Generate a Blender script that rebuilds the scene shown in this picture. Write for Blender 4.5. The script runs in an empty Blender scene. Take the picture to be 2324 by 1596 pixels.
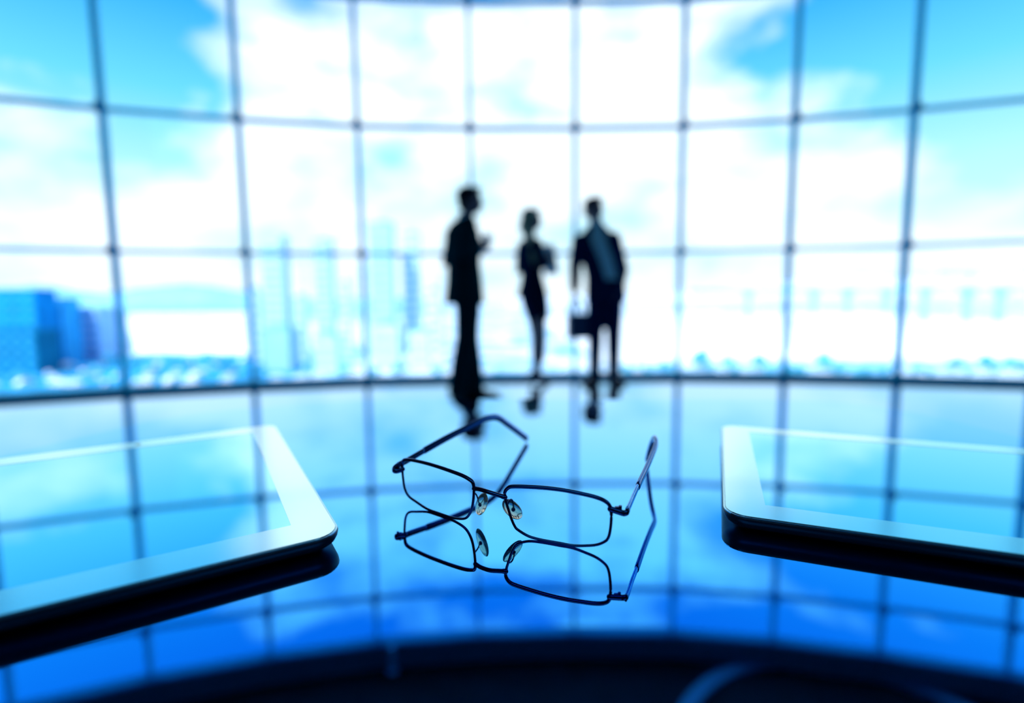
import bpy, bmesh, math, random
from mathutils import Vector, Matrix
random.seed(7)
S = bpy.context.scene
COLL = S.collection
rad = math.radians
T = 0.704            # height of the table top above the floor; every "table z" below is measured from it
CAMH = 0.11          # lens height above the table top
TAU = 2*math.pi

# ------------------------------------------------------------------ camera
F_PX, PITCH, ROLL = 1133.0, rad(5.608), rad(-0.591)
cd = bpy.data.cameras.new('camera'); cam = bpy.data.objects.new('camera', cd); COLL.objects.link(cam)
cr, sr, cp, sp = math.cos(ROLL), math.sin(ROLL), math.cos(PITCH), math.sin(PITCH)
rt = Vector((1, 0, 0)); up0 = Vector((0, sp, cp)); fw = Vector((0, cp, -sp))
cx_ = rt*cr + up0*sr; cy_ = up0*cr - rt*sr; cz_ = -fw
M = Matrix((cx_, cy_, cz_)).transposed().to_4x4(); M.translation = Vector((0, 0, T+CAMH))
cam.matrix_world = M
cd.sensor_fit = 'HORIZONTAL'; cd.sensor_width = 36.0; cd.lens = 36.0*F_PX/2324.0
cd.clip_start = 0.01; cd.clip_end = 20000
cd.dof.use_dof = True; cd.dof.focus_distance = 0.24; cd.dof.aperture_fstop = 2.6
S.camera = cam
S.view_settings.view_transform = 'Standard'; S.view_settings.look = 'None'
S.view_settings.gamma = 1.0; S.view_settings.use_curve_mapping = False
S.view_settings.exposure = 0.0

# ------------------------------------------------------------------ sky
W = bpy.data.worlds.new('sky'); S.world = W; W.use_nodes = True
nt = W.node_tree; nt.nodes.clear(); N = nt.nodes; L = nt.links
def nd(t, **k):
    n = N.new(t)
    for a, b in k.items(): setattr(n, a, b)
    return n
def mth(op, a, b=None, c=None, clamp=False):
    n = nd('ShaderNodeMath', operation=op, use_clamp=clamp)
    for i, v in enumerate((a, b, c)):
        if v is None: continue
        if isinstance(v, (int, float)): n.inputs[i].default_value = v
        else: L.new(v, n.inputs[i])
    return n.outputs[0]
geo = nd('ShaderNodeTexCoord'); DIR = geo.outputs['Generated']
warp = nd('ShaderNodeTexNoise'); warp.inputs['Scale'].default_value = 6.5; warp.inputs['Detail'].default_value = 4
L.new(DIR, warp.inputs['Vector'])
wv = nd('ShaderNodeVectorMath', operation='SUBTRACT'); L.new(warp.outputs['Color'], wv.inputs[0]); wv.inputs[1].default_value = (.5, .5, .5)
ws = nd('ShaderNodeVectorMath', operation='SCALE'); L.new(wv.outputs[0], ws.inputs[0]); ws.inputs['Scale'].default_value = 0.10
wa = nd('ShaderNodeVectorMath', operation='ADD'); L.new(DIR, wa.inputs[0]); L.new(ws.outputs[0], wa.inputs[1])
wn = nd('ShaderNodeVectorMath', operation='NORMALIZE'); L.new(wa.outputs[0], wn.inputs[0]); WD = wn.outputs[0]
sep = nd('ShaderNodeSeparateXYZ'); L.new(DIR, sep.inputs[0]); Z_ = sep.outputs['Z']
ns = nd('ShaderNodeTexNoise'); ns.inputs['Scale'].default_value = 4.6; ns.inputs['Detail'].default_value = 5; ns.inputs['Roughness'].default_value = .5
mp = nd('ShaderNodeMapping'); mp.inputs['Scale'].default_value = (1, 1, 2.2); mp.inputs['Location'].default_value = (3.1, 1.7, .4)
L.new(DIR, mp.inputs[0]); L.new(mp.outputs[0], ns.inputs['Vector'])
dens = mth('MULTIPLY_ADD', ns.outputs['Fac'], 4.2, -1.95)
CLOUDS = [(-.337, .847, .41, 9, 1), (-.149, .907, .394, 8, 1), (-.487, .842, .232, 5.5, 1), (-.395, .891, .222, 6, .9),
 (-.667, .713, .217, 7, .5), (-.227, .951, .211, 7, .8), (.019, .915, .403, 7, .8), (.134, .91, .392, 9, .9), (.325, .869, .373, 9, .9),
 (.212, .946, .245, 10, .7), (.492, .806, .331, 3.5, .7), (.543, .803, .244, 6, .8), (.649, .73, .214, 7, .8), (.416, .892, .177, 9, .6),
 (-.497, .802, .332, 1.6, .7), (-.566, .811, .15, 8, .6), (-.641, .698, .319, 4, .4), (-.528, .744, .41, 3, .35),
 (-.606, .698, .38, 11, -1.2), (-.538, .774, .334, 6, -.3), (-.504, .817, .279, 5, -.3), (-.105, .876, .47, 4, -.5), (.224, .853, .471, 4, -.5),
 (.422, .809, .41, 5, -.45), (.52, .772, .366, 6, -.3), (.62, .692, .37, 12, -1.2), (.613, .731, .299, 6, -.3)]
for x, y, z, r, w in CLOUDS:
    d = nd('ShaderNodeVectorMath', operation='DOT_PRODUCT'); L.new(WD, d.inputs[0]); d.inputs[1].default_value = Vector((x, y, z)).normalized()
    mr = nd('ShaderNodeMapRange', interpolation_type='SMOOTHSTEP'); L.new(d.outputs['Value'], mr.inputs[0])
    mr.inputs[1].default_value = math.cos(rad(r*1.45)); mr.inputs[2].default_value = math.cos(rad(r*.35)); mr.inputs[3].default_value = 0; mr.inputs[4].default_value = w*.62
    dens = mth('ADD', dens, mr.outputs[0])
hz = nd('ShaderNodeMapRange', interpolation_type='SMOOTHSTEP'); L.new(Z_, hz.inputs[0])
hz.inputs[1].default_value = .34; hz.inputs[2].default_value = .02; hz.inputs[3].default_value = 0; hz.inputs[4].default_value = .45
dens = mth('ADD', mth('MULTIPLY', dens, .92), hz.outputs[0], clamp=True)
rampc = nd('ShaderNodeValToRGB'); L.new(Z_, rampc.inputs[0]); e = rampc.color_ramp.elements
e[0].position = 0; e[0].color = (.85, 1.2, 1.4, 1); e[1].position = 1; e[1].color = (.004, .10, .55, 1)
for p_, c_ in ((.20, (.55, 1.08, 1.3, 1)), (.33, (.17, .80, 1.24, 1)), (.46, (.03, .46, 1.12, 1)), (.60, (.012, .26, .95, 1))):
    q = e.new(p_); q.color = c_
mx = nd('ShaderNodeMix', data_type='RGBA'); L.new(dens, mx.inputs[0]); L.new(rampc.outputs[0], mx.inputs[6]); mx.inputs[7].default_value = (1.22, 1.42, 1.55, 1)
# the lower half of the world is the hazy land the sky goes on into
below = nd('ShaderNodeMapRange'); L.new(Z_, below.inputs[0]); below.inputs[1].default_value = -.02; below.inputs[2].default_value = .0
mx2 = nd('ShaderNodeMix', data_type='RGBA'); L.new(below.outputs[0], mx2.inputs[0]); mx2.inputs[6].default_value = (.6, .95, 1.1, 1); L.new(mx.outputs[2], mx2.inputs[7])
bg = nd('ShaderNodeBackground'); L.new(mx2.outputs[2], bg.inputs[0]); bg.inputs[1].default_value = 1.0
wo = nd('ShaderNodeOutputWorld'); L.new(bg.outputs[0], wo.inputs[0])
# sun stands behind the building, high over the photographer's back: it lights the city and never enters the room
sd = bpy.data.lights.new('sun', 'SUN'); sd.energy = 6.5; sd.angle = rad(1.0); sd.color = (.93, .97, 1.0)
sun = bpy.data.objects.new('sun', sd); COLL.objects.link(sun); sun.location = (0, -20, 60)
sun.rotation_euler = Vector((.35, .75, -.95)).to_track_quat('-Z', 'Y').to_euler()

# added fill: two unseen soft panels behind the camera that brighten people and mullions
for lx in (-2.2, 2.6):
    ld = bpy.data.lights.new('fill_panel', 'AREA'); ld.shape = 'RECTANGLE'; ld.size = 3.2; ld.size_y = 2.6; ld.energy = 55; ld.color = (.25, .62, 1.0)
    lo = bpy.data.objects.new('fill_panel_light', ld); COLL.objects.link(lo); lo.location = (lx, -1.6, T+3.80); lo.rotation_euler = Vector((0, .5, -1)).to_track_quat('-Z', 'Y').to_euler()

# ------------------------------------------------------------------ helpers
def mat(name, base, rough=.5, metal=0.0, noise=0.0, scale=20, spec=.5, coat=0, coat_rough=.03, coat_ior=1.5, tint=None, rnoise=0.0):
    m = bpy.data.materials.new(name); m.use_nodes = True; t = m.node_tree; b = t.nodes['Principled BSDF']
    b.inputs['Base Color'].default_value = (*base, 1); b.inputs['Roughness'].default_value = rough; b.inputs['Metallic'].default_value = metal
    b.inputs['Specular IOR Level'].default_value = spec
    b.inputs['Coat Weight'].default_value = coat; b.inputs['Coat Roughness'].default_value = coat_rough; b.inputs['Coat IOR'].default_value = coat_ior
    if tint: b.inputs['Specular Tint'].default_value = (*tint, 1)
    if noise or rnoise:
        tc = t.nodes.new('ShaderNodeTexCoord'); n = t.nodes.new('ShaderNodeTexNoise'); n.inputs['Scale'].default_value = scale; n.inputs['Detail'].default_value = 4
        t.links.new(tc.outputs['Object'], n.inputs['Vector'])
        if noise:
            r = t.nodes.new('ShaderNodeValToRGB'); t.links.new(n.outputs['Fac'], r.inputs[0])
            r.color_ramp.elements[0].position = .3; r.color_ramp.elements[1].position = .7
            r.color_ramp.elements[0].color = (*[max(0, c*(1-noise)) for c in base], 1); r.color_ramp.elements[1].color = (*[min(1, c*(1+noise)) for c in base], 1)
            t.links.new(r.outputs[0], b.inputs['Base Color'])
        if rnoise:
            mr = t.nodes.new('ShaderNodeMapRange'); t.links.new(n.outputs['Fac'], mr.inputs[0]); mr.inputs[3].default_value = max(0, rough-rnoise); mr.inputs[4].default_value = rough+rnoise
            t.links.new(mr.outputs[0], b.inputs['Roughness'])
    return m
def pane_mat(name, tint, ior=1.45, rough=0.0):
    m = bpy.data.materials.new(name); m.use_nodes = True; t = m.node_tree; t.nodes.clear()
    o = t.nodes.new('ShaderNodeOutputMaterial'); mix = t.nodes.new('ShaderNodeMixShader'); tr = t.nodes.new('ShaderNodeBsdfTransparent'); gl = t.nodes.new('ShaderNodeBsdfGlossy')
    lw = t.nodes.new('ShaderNodeLayerWeight'); lw.inputs[0].default_value = .5; f0 = ((ior-1)/(ior+1))**2
    pw = t.nodes.new('ShaderNodeMath'); pw.operation = 'POWER'; pw.inputs[1].default_value = 5; t.links.new(lw.outputs['Facing'], pw.inputs[0])
    fr = t.nodes.new('ShaderNodeMath'); fr.operation = 'MULTIPLY_ADD'; fr.inputs[1].default_value = .7*(1-f0); fr.inputs[2].default_value = f0; t.links.new(pw.outputs[0], fr.inputs[0]); tr.inputs[0].default_value = (*tint, 1); gl.inputs['Roughness'].default_value = rough
    t.links.new(fr.outputs[0], mix.inputs[0]); t.links.new(tr.outputs[0], mix.inputs[1]); t.links.new(gl.outputs[0], mix.inputs[2]); t.links.new(mix.outputs[0], o.inputs[0])
    return m
def obj(name, bm, m, parent=None, smooth=False, loc=None):
    me = bpy.data.meshes.new(name)
    if isinstance(bm, bmesh.types.BMesh):
        bmesh.ops.recalc_face_normals(bm, faces=bm.faces); bm.to_mesh(me); bm.free()
    else: me = bm
    o = bpy.data.objects.new(name, me); COLL.objects.link(o)
    if m: me.materials.clear(); me.materials.append(m)
    if smooth:
        for p in me.polygons: p.use_smooth = True
    if parent: o.parent = parent
    if loc: o.location = loc
    return o
def empty(name, loc, label, cat, group=None, rz=0):
    o = bpy.data.objects.new(name, None); COLL.objects.link(o); o.location = loc; o.rotation_euler = (0, 0, rz); o.empty_display_size = .1
    return tag(o, label, cat, group)
def tag(o, label, cat, group=None):
    o['label'] = label; o['category'] = cat
    if group: o['group'] = group
    return o
def struct(o): o['kind'] = 'structure'; return o
def box(bm, c, s, rz=0, bev=0):
    r = bmesh.ops.create_cube(bm, size=1); vs = r['verts']
    bmesh.ops.scale(bm, vec=s, verts=vs)
    if bev: 
        es = list({e for v in vs for e in v.link_edges}); g = bmesh.ops.bevel(bm, geom=es, offset=bev, segments=2, affect='EDGES', profile=.6); vs = list({v for f in g['faces'] for v in f.verts} | {v for v in vs if v.is_valid})
    if rz: bmesh.ops.rotate(bm, cent=(0, 0, 0), matrix=Matrix.Rotation(rz, 3, 'Z'), verts=vs)
    bmesh.ops.translate(bm, vec=c, verts=vs); return vs
def beam(bm, a, b, w, h, upv=Vector((0, 0, 1))):
    """box from a to b, w across, h along upv"""
    a, b = Vector(a), Vector(b); d = (b-a).normalized(); sd_ = d.cross(upv).normalized(); u = sd_.cross(d)
    vs = [bm.verts.new(p+sd_*x*w/2+u*y*h/2) for p in (a, b) for x, y in ((-1, -1), (1, -1), (1, 1), (-1, 1))]
    for f in ((0, 1, 2, 3), (7, 6, 5, 4), (0, 4, 5, 1), (1, 5, 6, 2), (2, 6, 7, 3), (3, 7, 4, 0)): bm.faces.new([vs[i] for i in f])
def prism(bm, pts, z0, z1):
    lo = [bm.verts.new((x, y, z0)) for x, y in pts]; hi = [bm.verts.new((x, y, z1)) for x, y in pts]; n = len(pts)
    bm.faces.new(lo[::-1]); bm.faces.new(hi)
    for i in range(n): bm.faces.new((lo[i], lo[(i+1) % n], hi[(i+1) % n], hi[i]))
def ring_loft(bm, rings, closed=False, cap=True):
    R = [[bm.verts.new(p) for p in r] for r in rings]; n = len(R[0])
    rng = range(len(R)) if closed else range(len(R)-1)
    for i in rng:
        a, b = R[i], R[(i+1) % len(R)]
        for j in range(n): bm.faces.new((a[j], a[(j+1) % n], b[(j+1) % n], b[j]))
    if cap and not closed: bm.faces.new(R[0][::-1]); bm.faces.new(R[-1])
def catmull(P, n=6, closed=False):
    P = [Vector(p) for p in P]; out = []; m = len(P)
    for i in range(m if closed else m-1):
        if closed: a, b, c, d = P[(i-1) % m], P[i], P[(i+1) % m], P[(i+2) % m]
        else: a, b, c, d = P[max(i-1, 0)], P[i], P[i+1], P[min(i+2, m-1)]
        for k in range(n):
            t = k/n; out.append(.5*((2*b)+(c-a)*t+(2*a-5*b+4*c-d)*t*t+(3*b-a-3*c+d)*t**3))
    if not closed: out.append(P[-1])
    return out
def tube(bm, P, r, seg=10, closed=False, flat=None, upv=Vector((0, 0, 1)), round_ends=False):
    """swept tube; r number or list; flat=(a,b) multiplies section across / along upv"""
    P = [Vector(p) for p in P]; n = len(P); rs = r if isinstance(r, (list, tuple)) else [r]*n; fa, fb = flat or (1, 1); rings = []
    def tang(i):
        if closed: return (P[(i+1) % n]-P[(i-1) % n]).normalized()
        return (P[min(i+1, n-1)]-P[max(i-1, 0)]).normalized()
    def ring(c, t, rr):
        s = t.cross(upv)
        s = s.normalized() if s.length > 1e-4 else Vector((1, 0, 0)); u = s.cross(t).normalized()
        return [c+s*math.cos(k*TAU/seg)*rr*fa+u*math.sin(k*TAU/seg)*rr*fb for k in range(seg)]
    if round_ends:
        t = tang(0)
        for q in (80, 55, 28): rings.append(ring(P[0]-t*rs[0]*math.sin(rad(q)), t, rs[0]*math.cos(rad(q))))
    for i in range(n): rings.append(ring(P[i], tang(i), rs[i]))
    if round_ends:
        t = tang(n-1)
        for q in (28, 55, 80): rings.append(ring(P[-1]+t*rs[-1]*math.sin(rad(q)), t, rs[-1]*math.cos(rad(q))))
    ring_loft(bm, rings, closed)
def ell(bm, c, r, rot=None, sub=3):
    g = bmesh.ops.create_icosphere(bm, subdivisions=sub, radius=1); vs = g['verts']; bmesh.ops.scale(bm, vec=r, verts=vs)
    if rot: bmesh.ops.rotate(bm, cent=(0, 0, 0), matrix=rot, verts=vs)
    bmesh.ops.translate(bm, vec=c, verts=vs)
def remesh(bm, voxel, smooth_it=4):
    me = bpy.data.meshes.new('tmp'); bmesh.ops.recalc_face_normals(bm, faces=bm.faces); bm.to_mesh(me); bm.free()
    o = bpy.data.objects.new('tmp', me); COLL.objects.link(o)
    m = o.modifiers.new('r', 'REMESH'); m.mode = 'VOXEL'; m.voxel_size = voxel; m.use_smooth_shade = True
    s = o.modifiers.new('s', 'SMOOTH'); s.iterations = smooth_it; s.factor = .5
    dg = bpy.context.evaluated_depsgraph_get(); out = bpy.data.meshes.new_from_object(o.evaluated_get(dg)); bpy.data.objects.remove(o)
    return out

# ------------------------------------------------------------------ materials
M_table = mat('tinted_mirror_glass', (.05, .45, .90), .015, 1.0, rnoise=.01, scale=3)
M_floor = mat('polished_floor', (.14, .46, .80), .06, 1.0, rnoise=.02, scale=2)
M_under = mat('dark_lacquer', (.01, .02, .04), .4)
M_ceiling = mat('dark_ceiling', (.004, .007, .012), .7, noise=.3, scale=3, spec=.1)
M_header = mat('header_grey_blue', (.06, .14, .22), .6, noise=.1)
M_wall = mat('dark_wall', (.006, .012, .02), .8, noise=.2, scale=2, spec=.1)
M_rail = mat('base_rail', (.04, .75, .95), .5, noise=.1)
M_mull = mat('mullion_paint', (.0, .40, .62), .5, noise=.05, spec=.2)
t = M_mull.node_tree; mxs = t.nodes.new('ShaderNodeMixShader'); trl = t.nodes.new('ShaderNodeBsdfTranslucent'); trl.inputs[0].default_value = (.0, .70, .88, 1); mxs.inputs[0].default_value = .58
t.links.new(t.nodes['Principled BSDF'].outputs[0], mxs.inputs[1]); t.links.new(trl.outputs[0], mxs.inputs[2]); t.links.new(mxs.outputs[0], t.nodes['Material Output'].inputs[0])   # translucent blue added so skylight brightens the mullions
M_pane = pane_mat('window_glass', (.985, 1, 1), 1.3)
M_wire = mat('gunmetal_wire', (.012, .075, .22), .22, 1.0)
M_tempmetal = mat('temple_metal', (.10, .28, .60), .2, 1.0, noise=.2, scale=300)
M_tip = mat('temple_acetate', (.010, .10, .32), .2, .8)
M_lens = pane_mat('lens_glass', (.97, .985, 1), 1.35)
M_pad = bpy.data.materials.new('pad_silicone'); M_pad.use_nodes = True
b = M_pad.node_tree.nodes['Principled BSDF']; b.inputs['Base Color'].default_value = (1, .74, .50, 1); b.inputs['Transmission Weight'].default_value = .9; b.inputs['Roughness'].default_value = .12; b.inputs['IOR'].default_value = 1.38
M_alu = mat('tablet_back', (.008, .014, .03), .4, .3, rnoise=.05)  # silver back coloured near black, its shaded look put into the colour
M_chrome = mat('tablet_rim', (.45, .70, .75), .25, 1.0)
M_bezel = mat('white_bezel', (.76, .98, 1.0), .15, .88, coat=.3, coat_rough=.02, noise=.02)
M_screen = mat('tablet_screen', (.28, .72, .98), .012, 1.0, rnoise=.006, scale=5)
M_ringmark = mat('button_mark', (.5, .7, .8), .4)
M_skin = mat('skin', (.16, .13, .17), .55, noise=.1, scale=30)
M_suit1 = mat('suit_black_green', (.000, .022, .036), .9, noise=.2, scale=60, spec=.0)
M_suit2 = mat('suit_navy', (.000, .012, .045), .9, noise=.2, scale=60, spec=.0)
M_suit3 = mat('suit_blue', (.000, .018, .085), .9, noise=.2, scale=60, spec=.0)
M_shirt = mat('pale_shirt', (.45, .85, .98), .7, noise=.05, scale=40)
M_shirt1 = mat('blue_shirt', (.10, .40, .62), .7)
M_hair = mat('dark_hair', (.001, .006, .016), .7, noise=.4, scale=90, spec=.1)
M_blond = mat('blond_hair', (.26, .34, .24), .5, noise=.3, scale=90)
M_shoe = mat('black_shoe', (.003, .006, .012), .25)
M_eye = mat('eye', (.05, .08, .12), .1)
M_paper = mat('folder', (.10, .32, .50), .6)
M_case = mat('case_leather', (.012, .06, .17), .4, noise=.2)
M_mug = mat('mug_white', (.5, .7, .9), .3)

# ------------------------------------------------------------------ room shell
CC = (.506, -8.318); CR = 13.646
ANG = [-31.4, -26.9, -22.35, -17.77, -13.14, -8.54, -3.83, .68, 5.29, 9.76, 14.08, 18.65, 23.2, 27.8, 32.4]
COLS = [(CC[0]+CR*math.sin(rad(a)), CC[1]+CR*math.cos(rad(a))) for a in ANG]
for i, v in zip(range(3, 11), [(-3.66, 4.679), (-2.595, 4.97), (-1.521, 5.184), (-.406, 5.286), (.668, 5.314), (1.766, 5.289), (2.819, 5.135), (3.823, 4.912)]): COLS[i] = v
ROWS = [0.0, T+.618, T+1.877, T+3.091, T+3.591]; ZC = T+3.88
BACK = -5.0
outer = [(CC[0]+(CR+.12)*math.sin(rad(a)), CC[1]+(CR+.12)*math.cos(rad(a))) for a in ANG]
poly = [(outer[0][0]-.05, BACK-.1)]+[(outer[0][0]-.05, outer[0][1])]+outer[1:-1]+[(outer[-1][0]+.05, outer[-1][1]), (outer[-1][0]+.05, BACK-.1)]
bm = bmesh.new(); prism(bm, poly, -.25, 0); struct(obj('floor', bm, M_floor))
bm = bmesh.new(); prism(bm, poly, ZC, ZC+.3); struct(obj('ceiling', bm, M_ceiling))
xl, yl = outer[0]; xr, yr = outer[-1]
bm = bmesh.new(); beam(bm, (xl+.0, yl, ZC/2), (xl+.0, BACK-.1, ZC/2), .1, ZC); struct(obj('wall_left', bm, M_wall))
bm = bmesh.new(); beam(bm, (xr-.0, yr, ZC/2), (xr-.0, BACK-.1, ZC/2), .1, ZC); struct(obj('wall_right', bm, M_wall))
bm = bmesh.new(); beam(bm, (xl, BACK-.05, ZC/2), (xr, BACK-.05, ZC/2), .1, ZC); struct(obj('wall_back', bm, M_wall))
# header band between the top of the glass and the ceiling
def arc_band(bm, pts, w, z0, z1, ctr=CC):
    rings = []
    for (x, y) in pts:
        d = Vector((x-ctr[0], y-ctr[1])).normalized()*w/2
        rings.append([(x-d.x, y-d.y, z0), (x+d.x, y+d.y, z0), (x+d.x, y+d.y, z1), (x-d.x, y-d.y, z1)])
    ring_loft(bm, rings)
bm = bmesh.new(); arc_band(bm, COLS, .14, ROWS[4]+.03, ZC); struct(obj('trim_1', bm, M_header))

# curtain wall: the base rail is the top object, panes, mullions and transoms are its parts
bm = bmesh.new(); arc_band(bm, COLS, .13, 0, .055); win = struct(obj('window_1', bm, M_rail))
cyl = bmesh.new()
for i, (x, y) in enumerate(COLS):
    d = Vector((x-CC[0], y-CC[1], 0)).normalized()
    bm = bmesh.new(); beam(bm, (x, y, .055), (x, y, ROWS[4]+.03), .10, .036, upv=Vector((-d.y, d.x, 0)))
    box(bm, (x-d.x*.05, y-d.y*.05, ROWS[1]), (.07, .07, .07), rz=math.atan2(d.y, d.x)); box(bm, (x-d.x*.05, y-d.y*.05, ROWS[2]), (.07, .07, .07), rz=math.atan2(d.y, d.x)); box(bm, (x-d.x*.05, y-d.y*.05, ROWS[3]), (.07, .07, .07), rz=math.atan2(d.y, d.x))
    obj('mullion', bm, M_mull, win)
for i in range(len(COLS)-1):
    a, b2 = Vector((*COLS[i], 0)), Vector((*COLS[i+1], 0)); d = (b2-a).normalized(); a2, b3 = a+d*.03, b2-d*.03
    for j in range(1, 5):
        z = ROWS[j]; bm = bmesh.new(); beam(bm, a2+Vector((0, 0, z)), b3+Vector((0, 0, z)), .06, .034 if j < 4 else .06); obj('transom', bm, M_mull, win)
    for j in range(4):
        z0 = ROWS[j]+(.055 if j == 0 else .018); z1 = ROWS[j+1]-.018
        m_ = (a2+b3)/2; bm = bmesh.new(); beam(bm, a2+Vector((0, 0, (z0+z1)/2)), b3+Vector((0, 0, (z0+z1)/2)), .012, z1-z0); obj('pane', bm, M_pane, win)

# round ceiling recess ring
bm = bmesh.new(); rc = (3.0, 3.40)
for (r0, r1, z0, z1) in ((1.66, 1.80, ZC-.05, ZC),):
    rings = []
    for k in range(72):
        c, s = math.cos(k*TAU/72), math.sin(k*TAU/72); rings.append([(rc[0]+c*r0, rc[1]+s*r0, z0), (rc[0]+c*r1, rc[1]+s*r1, z0), (rc[0]+c*r1, rc[1]+s*r1, z1+.01), (rc[0]+c*r0, rc[1]+s*r0, z1+.01)])
    ring_loft(bm, rings, closed=True)
struct(obj('trim_2', bm, mat('ceiling_ring', (.06, .15, .25), .5)))
bm = bmesh.new(); tube(bm, [(-1.34, 5.09, ZC-.28), (-1.34, 5.09, ZC)], .03, 12, upv=Vector((0, 1, 0))); tube(bm, [(-1.34, 5.09, ZC-.012), (-1.34, 5.09, ZC)], .06, 16, upv=Vector((0, 1, 0)))
tag(obj('ceiling_spotlight', bm, mat('spot_tube', (.25, .5, .7), .4)), 'slim pale tube lamp hanging from the dark ceiling near the glass wall', 'lamp')

# ------------------------------------------------------------------ table
edge = [(-.412, .25), (-.385, .35), (-.362, .43), (-.335, .492), (-.271, .532), (-.17, .566), (-.042, .566), (.07, .557), (.186, .552), (.3, .541), (.362, .518), (.391, .462), (.402, .376), (.425, .28), (.45, .12),
        (.46, -.1), (.45, -.35), (.40, -.55), (.28, -.70), (.02, -.75), (-.24, -.70), (-.37, -.55), (-.43, -.35), (-.44, -.1), (-.435, .1)]
E3 = catmull([(x, y, 0) for x, y in edge], 6, True)
tb = empty('conference_table', (0, 0, 0), 'round-cornered dark table with mirror-glossy blue glass top, in the foreground', 'table')
bm = bmesh.new(); prism(bm, [(p.x, p.y) for p in E3], T-.012, T)
obj('table_top', bm, M_table, tb)
ctr = Vector((0, -.1, 0)); bm = bmesh.new(); prism(bm, [(ctr+(p-ctr)*.95).xy for p in E3], T-.04, T-.012); obj('apron', bm, M_under, tb)
bm = bmesh.new(); tube(bm, [(0, -.1, .03), (0, -.1, .2), (0, -.1, T-.04)], [.09, .06, .09], 24, upv=Vector((0, 1, 0))); obj('pedestal', bm, M_under, tb, True)
bm = bmesh.new(); tube(bm, [(0, -.1, 0), (0, -.1, .012), (0, -.1, .03)], [.3, .3, .1], 40, upv=Vector((0, 1, 0))); obj('foot_plate', bm, M_under, tb, True)

# ------------------------------------------------------------------ tablets
def rrect(w, h, r, n=8, inset=0):
    pts = []
    r2 = max(r-inset, .0005)
    for cx, cy, a0 in ((w-inset-r2, h-inset-r2, 0), (inset+r2, h-inset-r2, 90), (inset+r2, inset+r2, 180), (w-inset-r2, inset+r2, 270)):
        for k in range(n+1):
            a = rad(a0+90*k/n); pts.append((cx+r2*math.cos(a), cy+r2*math.sin(a)))
    return pts
def tablet(loc, ang, label, scr, mirror=False):
    w, h, r = .2412, .1857, .0115
    t = empty('tablet', (*loc, T), label, 'tablet', None, ang)
    bm = bmesh.new(); rings = []
    for z, ins in ((.0002, .012), (.0007, .0075), (.0020, .0038), (.0038, .0014), (.0058, .0003), (.0076, .0), (.0080, .0001)):
        rings.append([(x, y, z) for x, y in rrect(w, h, r, 8, ins)])
    ring_loft(bm, rings); obj('back_shell', bm, M_alu, t, True)
    bm = bmesh.new(); o_ = rrect(w, h, r, 8, .0003); i_ = rrect(w, h, r, 8, .0012)
    ring_loft(bm, [[(x, y, .0080) for x, y in o_], [(x, y, .0086) for x, y in o_], [(x, y, .0087) for x, y in i_], [(x, y, .0080) for x, y in i_]], closed=True); obj('metal_rim', bm, M_chrome, t)
    # bezel: rounded frame with a rectangular opening
    a, b_, c, d = scr
    bm = bmesh.new(); out = rrect(w, h, r, 8, .0013); n = len(out)
    inn = []
    for x, y in out:
        inn.append((min(max(x, a), c), min(max(y, b_), d)))
    # snap opening to its rectangle outline
    cyx, cyy = (a+c)/2, (b_+d)/2; inn = []
    for x, y in out:
        dx, dy = x-cyx, y-cyy; s = min((c-a)/2/max(abs(dx), 1e-9), (d-b_)/2/max(abs(dy), 1e-9)); inn.append((cyx+dx*s, cyy+dy*s))
    for cxx, cyy2 in ((a, b_), (a, d), (c, b_), (c, d)):
        k = min(range(n), key=lambda q: (inn[q][0]-cxx)**2+(inn[q][1]-cyy2)**2); inn[k] = (cxx, cyy2)
    zt = .0090
    ring_loft(bm, [[(x, y, .0081) for x, y in out], [(x, y, zt) for x, y in out], [(x, y, zt) for x, y in inn], [(x, y, .0081) for x, y in inn]], closed=True); obj('bezel', bm, M_bezel, t)
    bm = bmesh.new(); box(bm, ((a+c)/2, (b_+d)/2, .0084), (c-a, d-b_, .0010)); obj('screen', bm, M_screen, t)
    return t
# left one: long edge runs away from the camera on its right side
tl = tablet((-.0755, .2123), rad(121.7), 'white tablet lying on the left side of the glossy table', (.0215, .0185, .2195, .1672))
trt = tablet((.0994, .2286), rad(-22.5), 'white tablet lying on the right side of the glossy table', (.0195, .0185, .2215, .1672))
def ringmark(t, c, r):
    bm = bmesh.new(); rings = []
    for k in range(40):
        cc, s = math.cos(k*TAU/40), math.sin(k*TAU/40); rings.append([(c[0]+cc*(r-.0003), c[1]+s*(r-.0003), .0090), (c[0]+cc*r, c[1]+s*r, .0090), (c[0]+cc*r, c[1]+s*r, .00912), (c[0]+cc*(r-.0003), c[1]+s*(r-.0003), .00912)])
    ring_loft(bm, rings, closed=True); o = obj('home_button', bm, M_ringmark, t); return o
ringmark(trt, (.1206, .0098), .0055)
bm = bmesh.new(); tube(bm, [(.2300, .0930, .0089), (.2300, .0930, .00908)], .0016, 16, upv=Vector((0, 1, 0))); obj('camera_lens', bm, M_shoe, tl)

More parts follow.
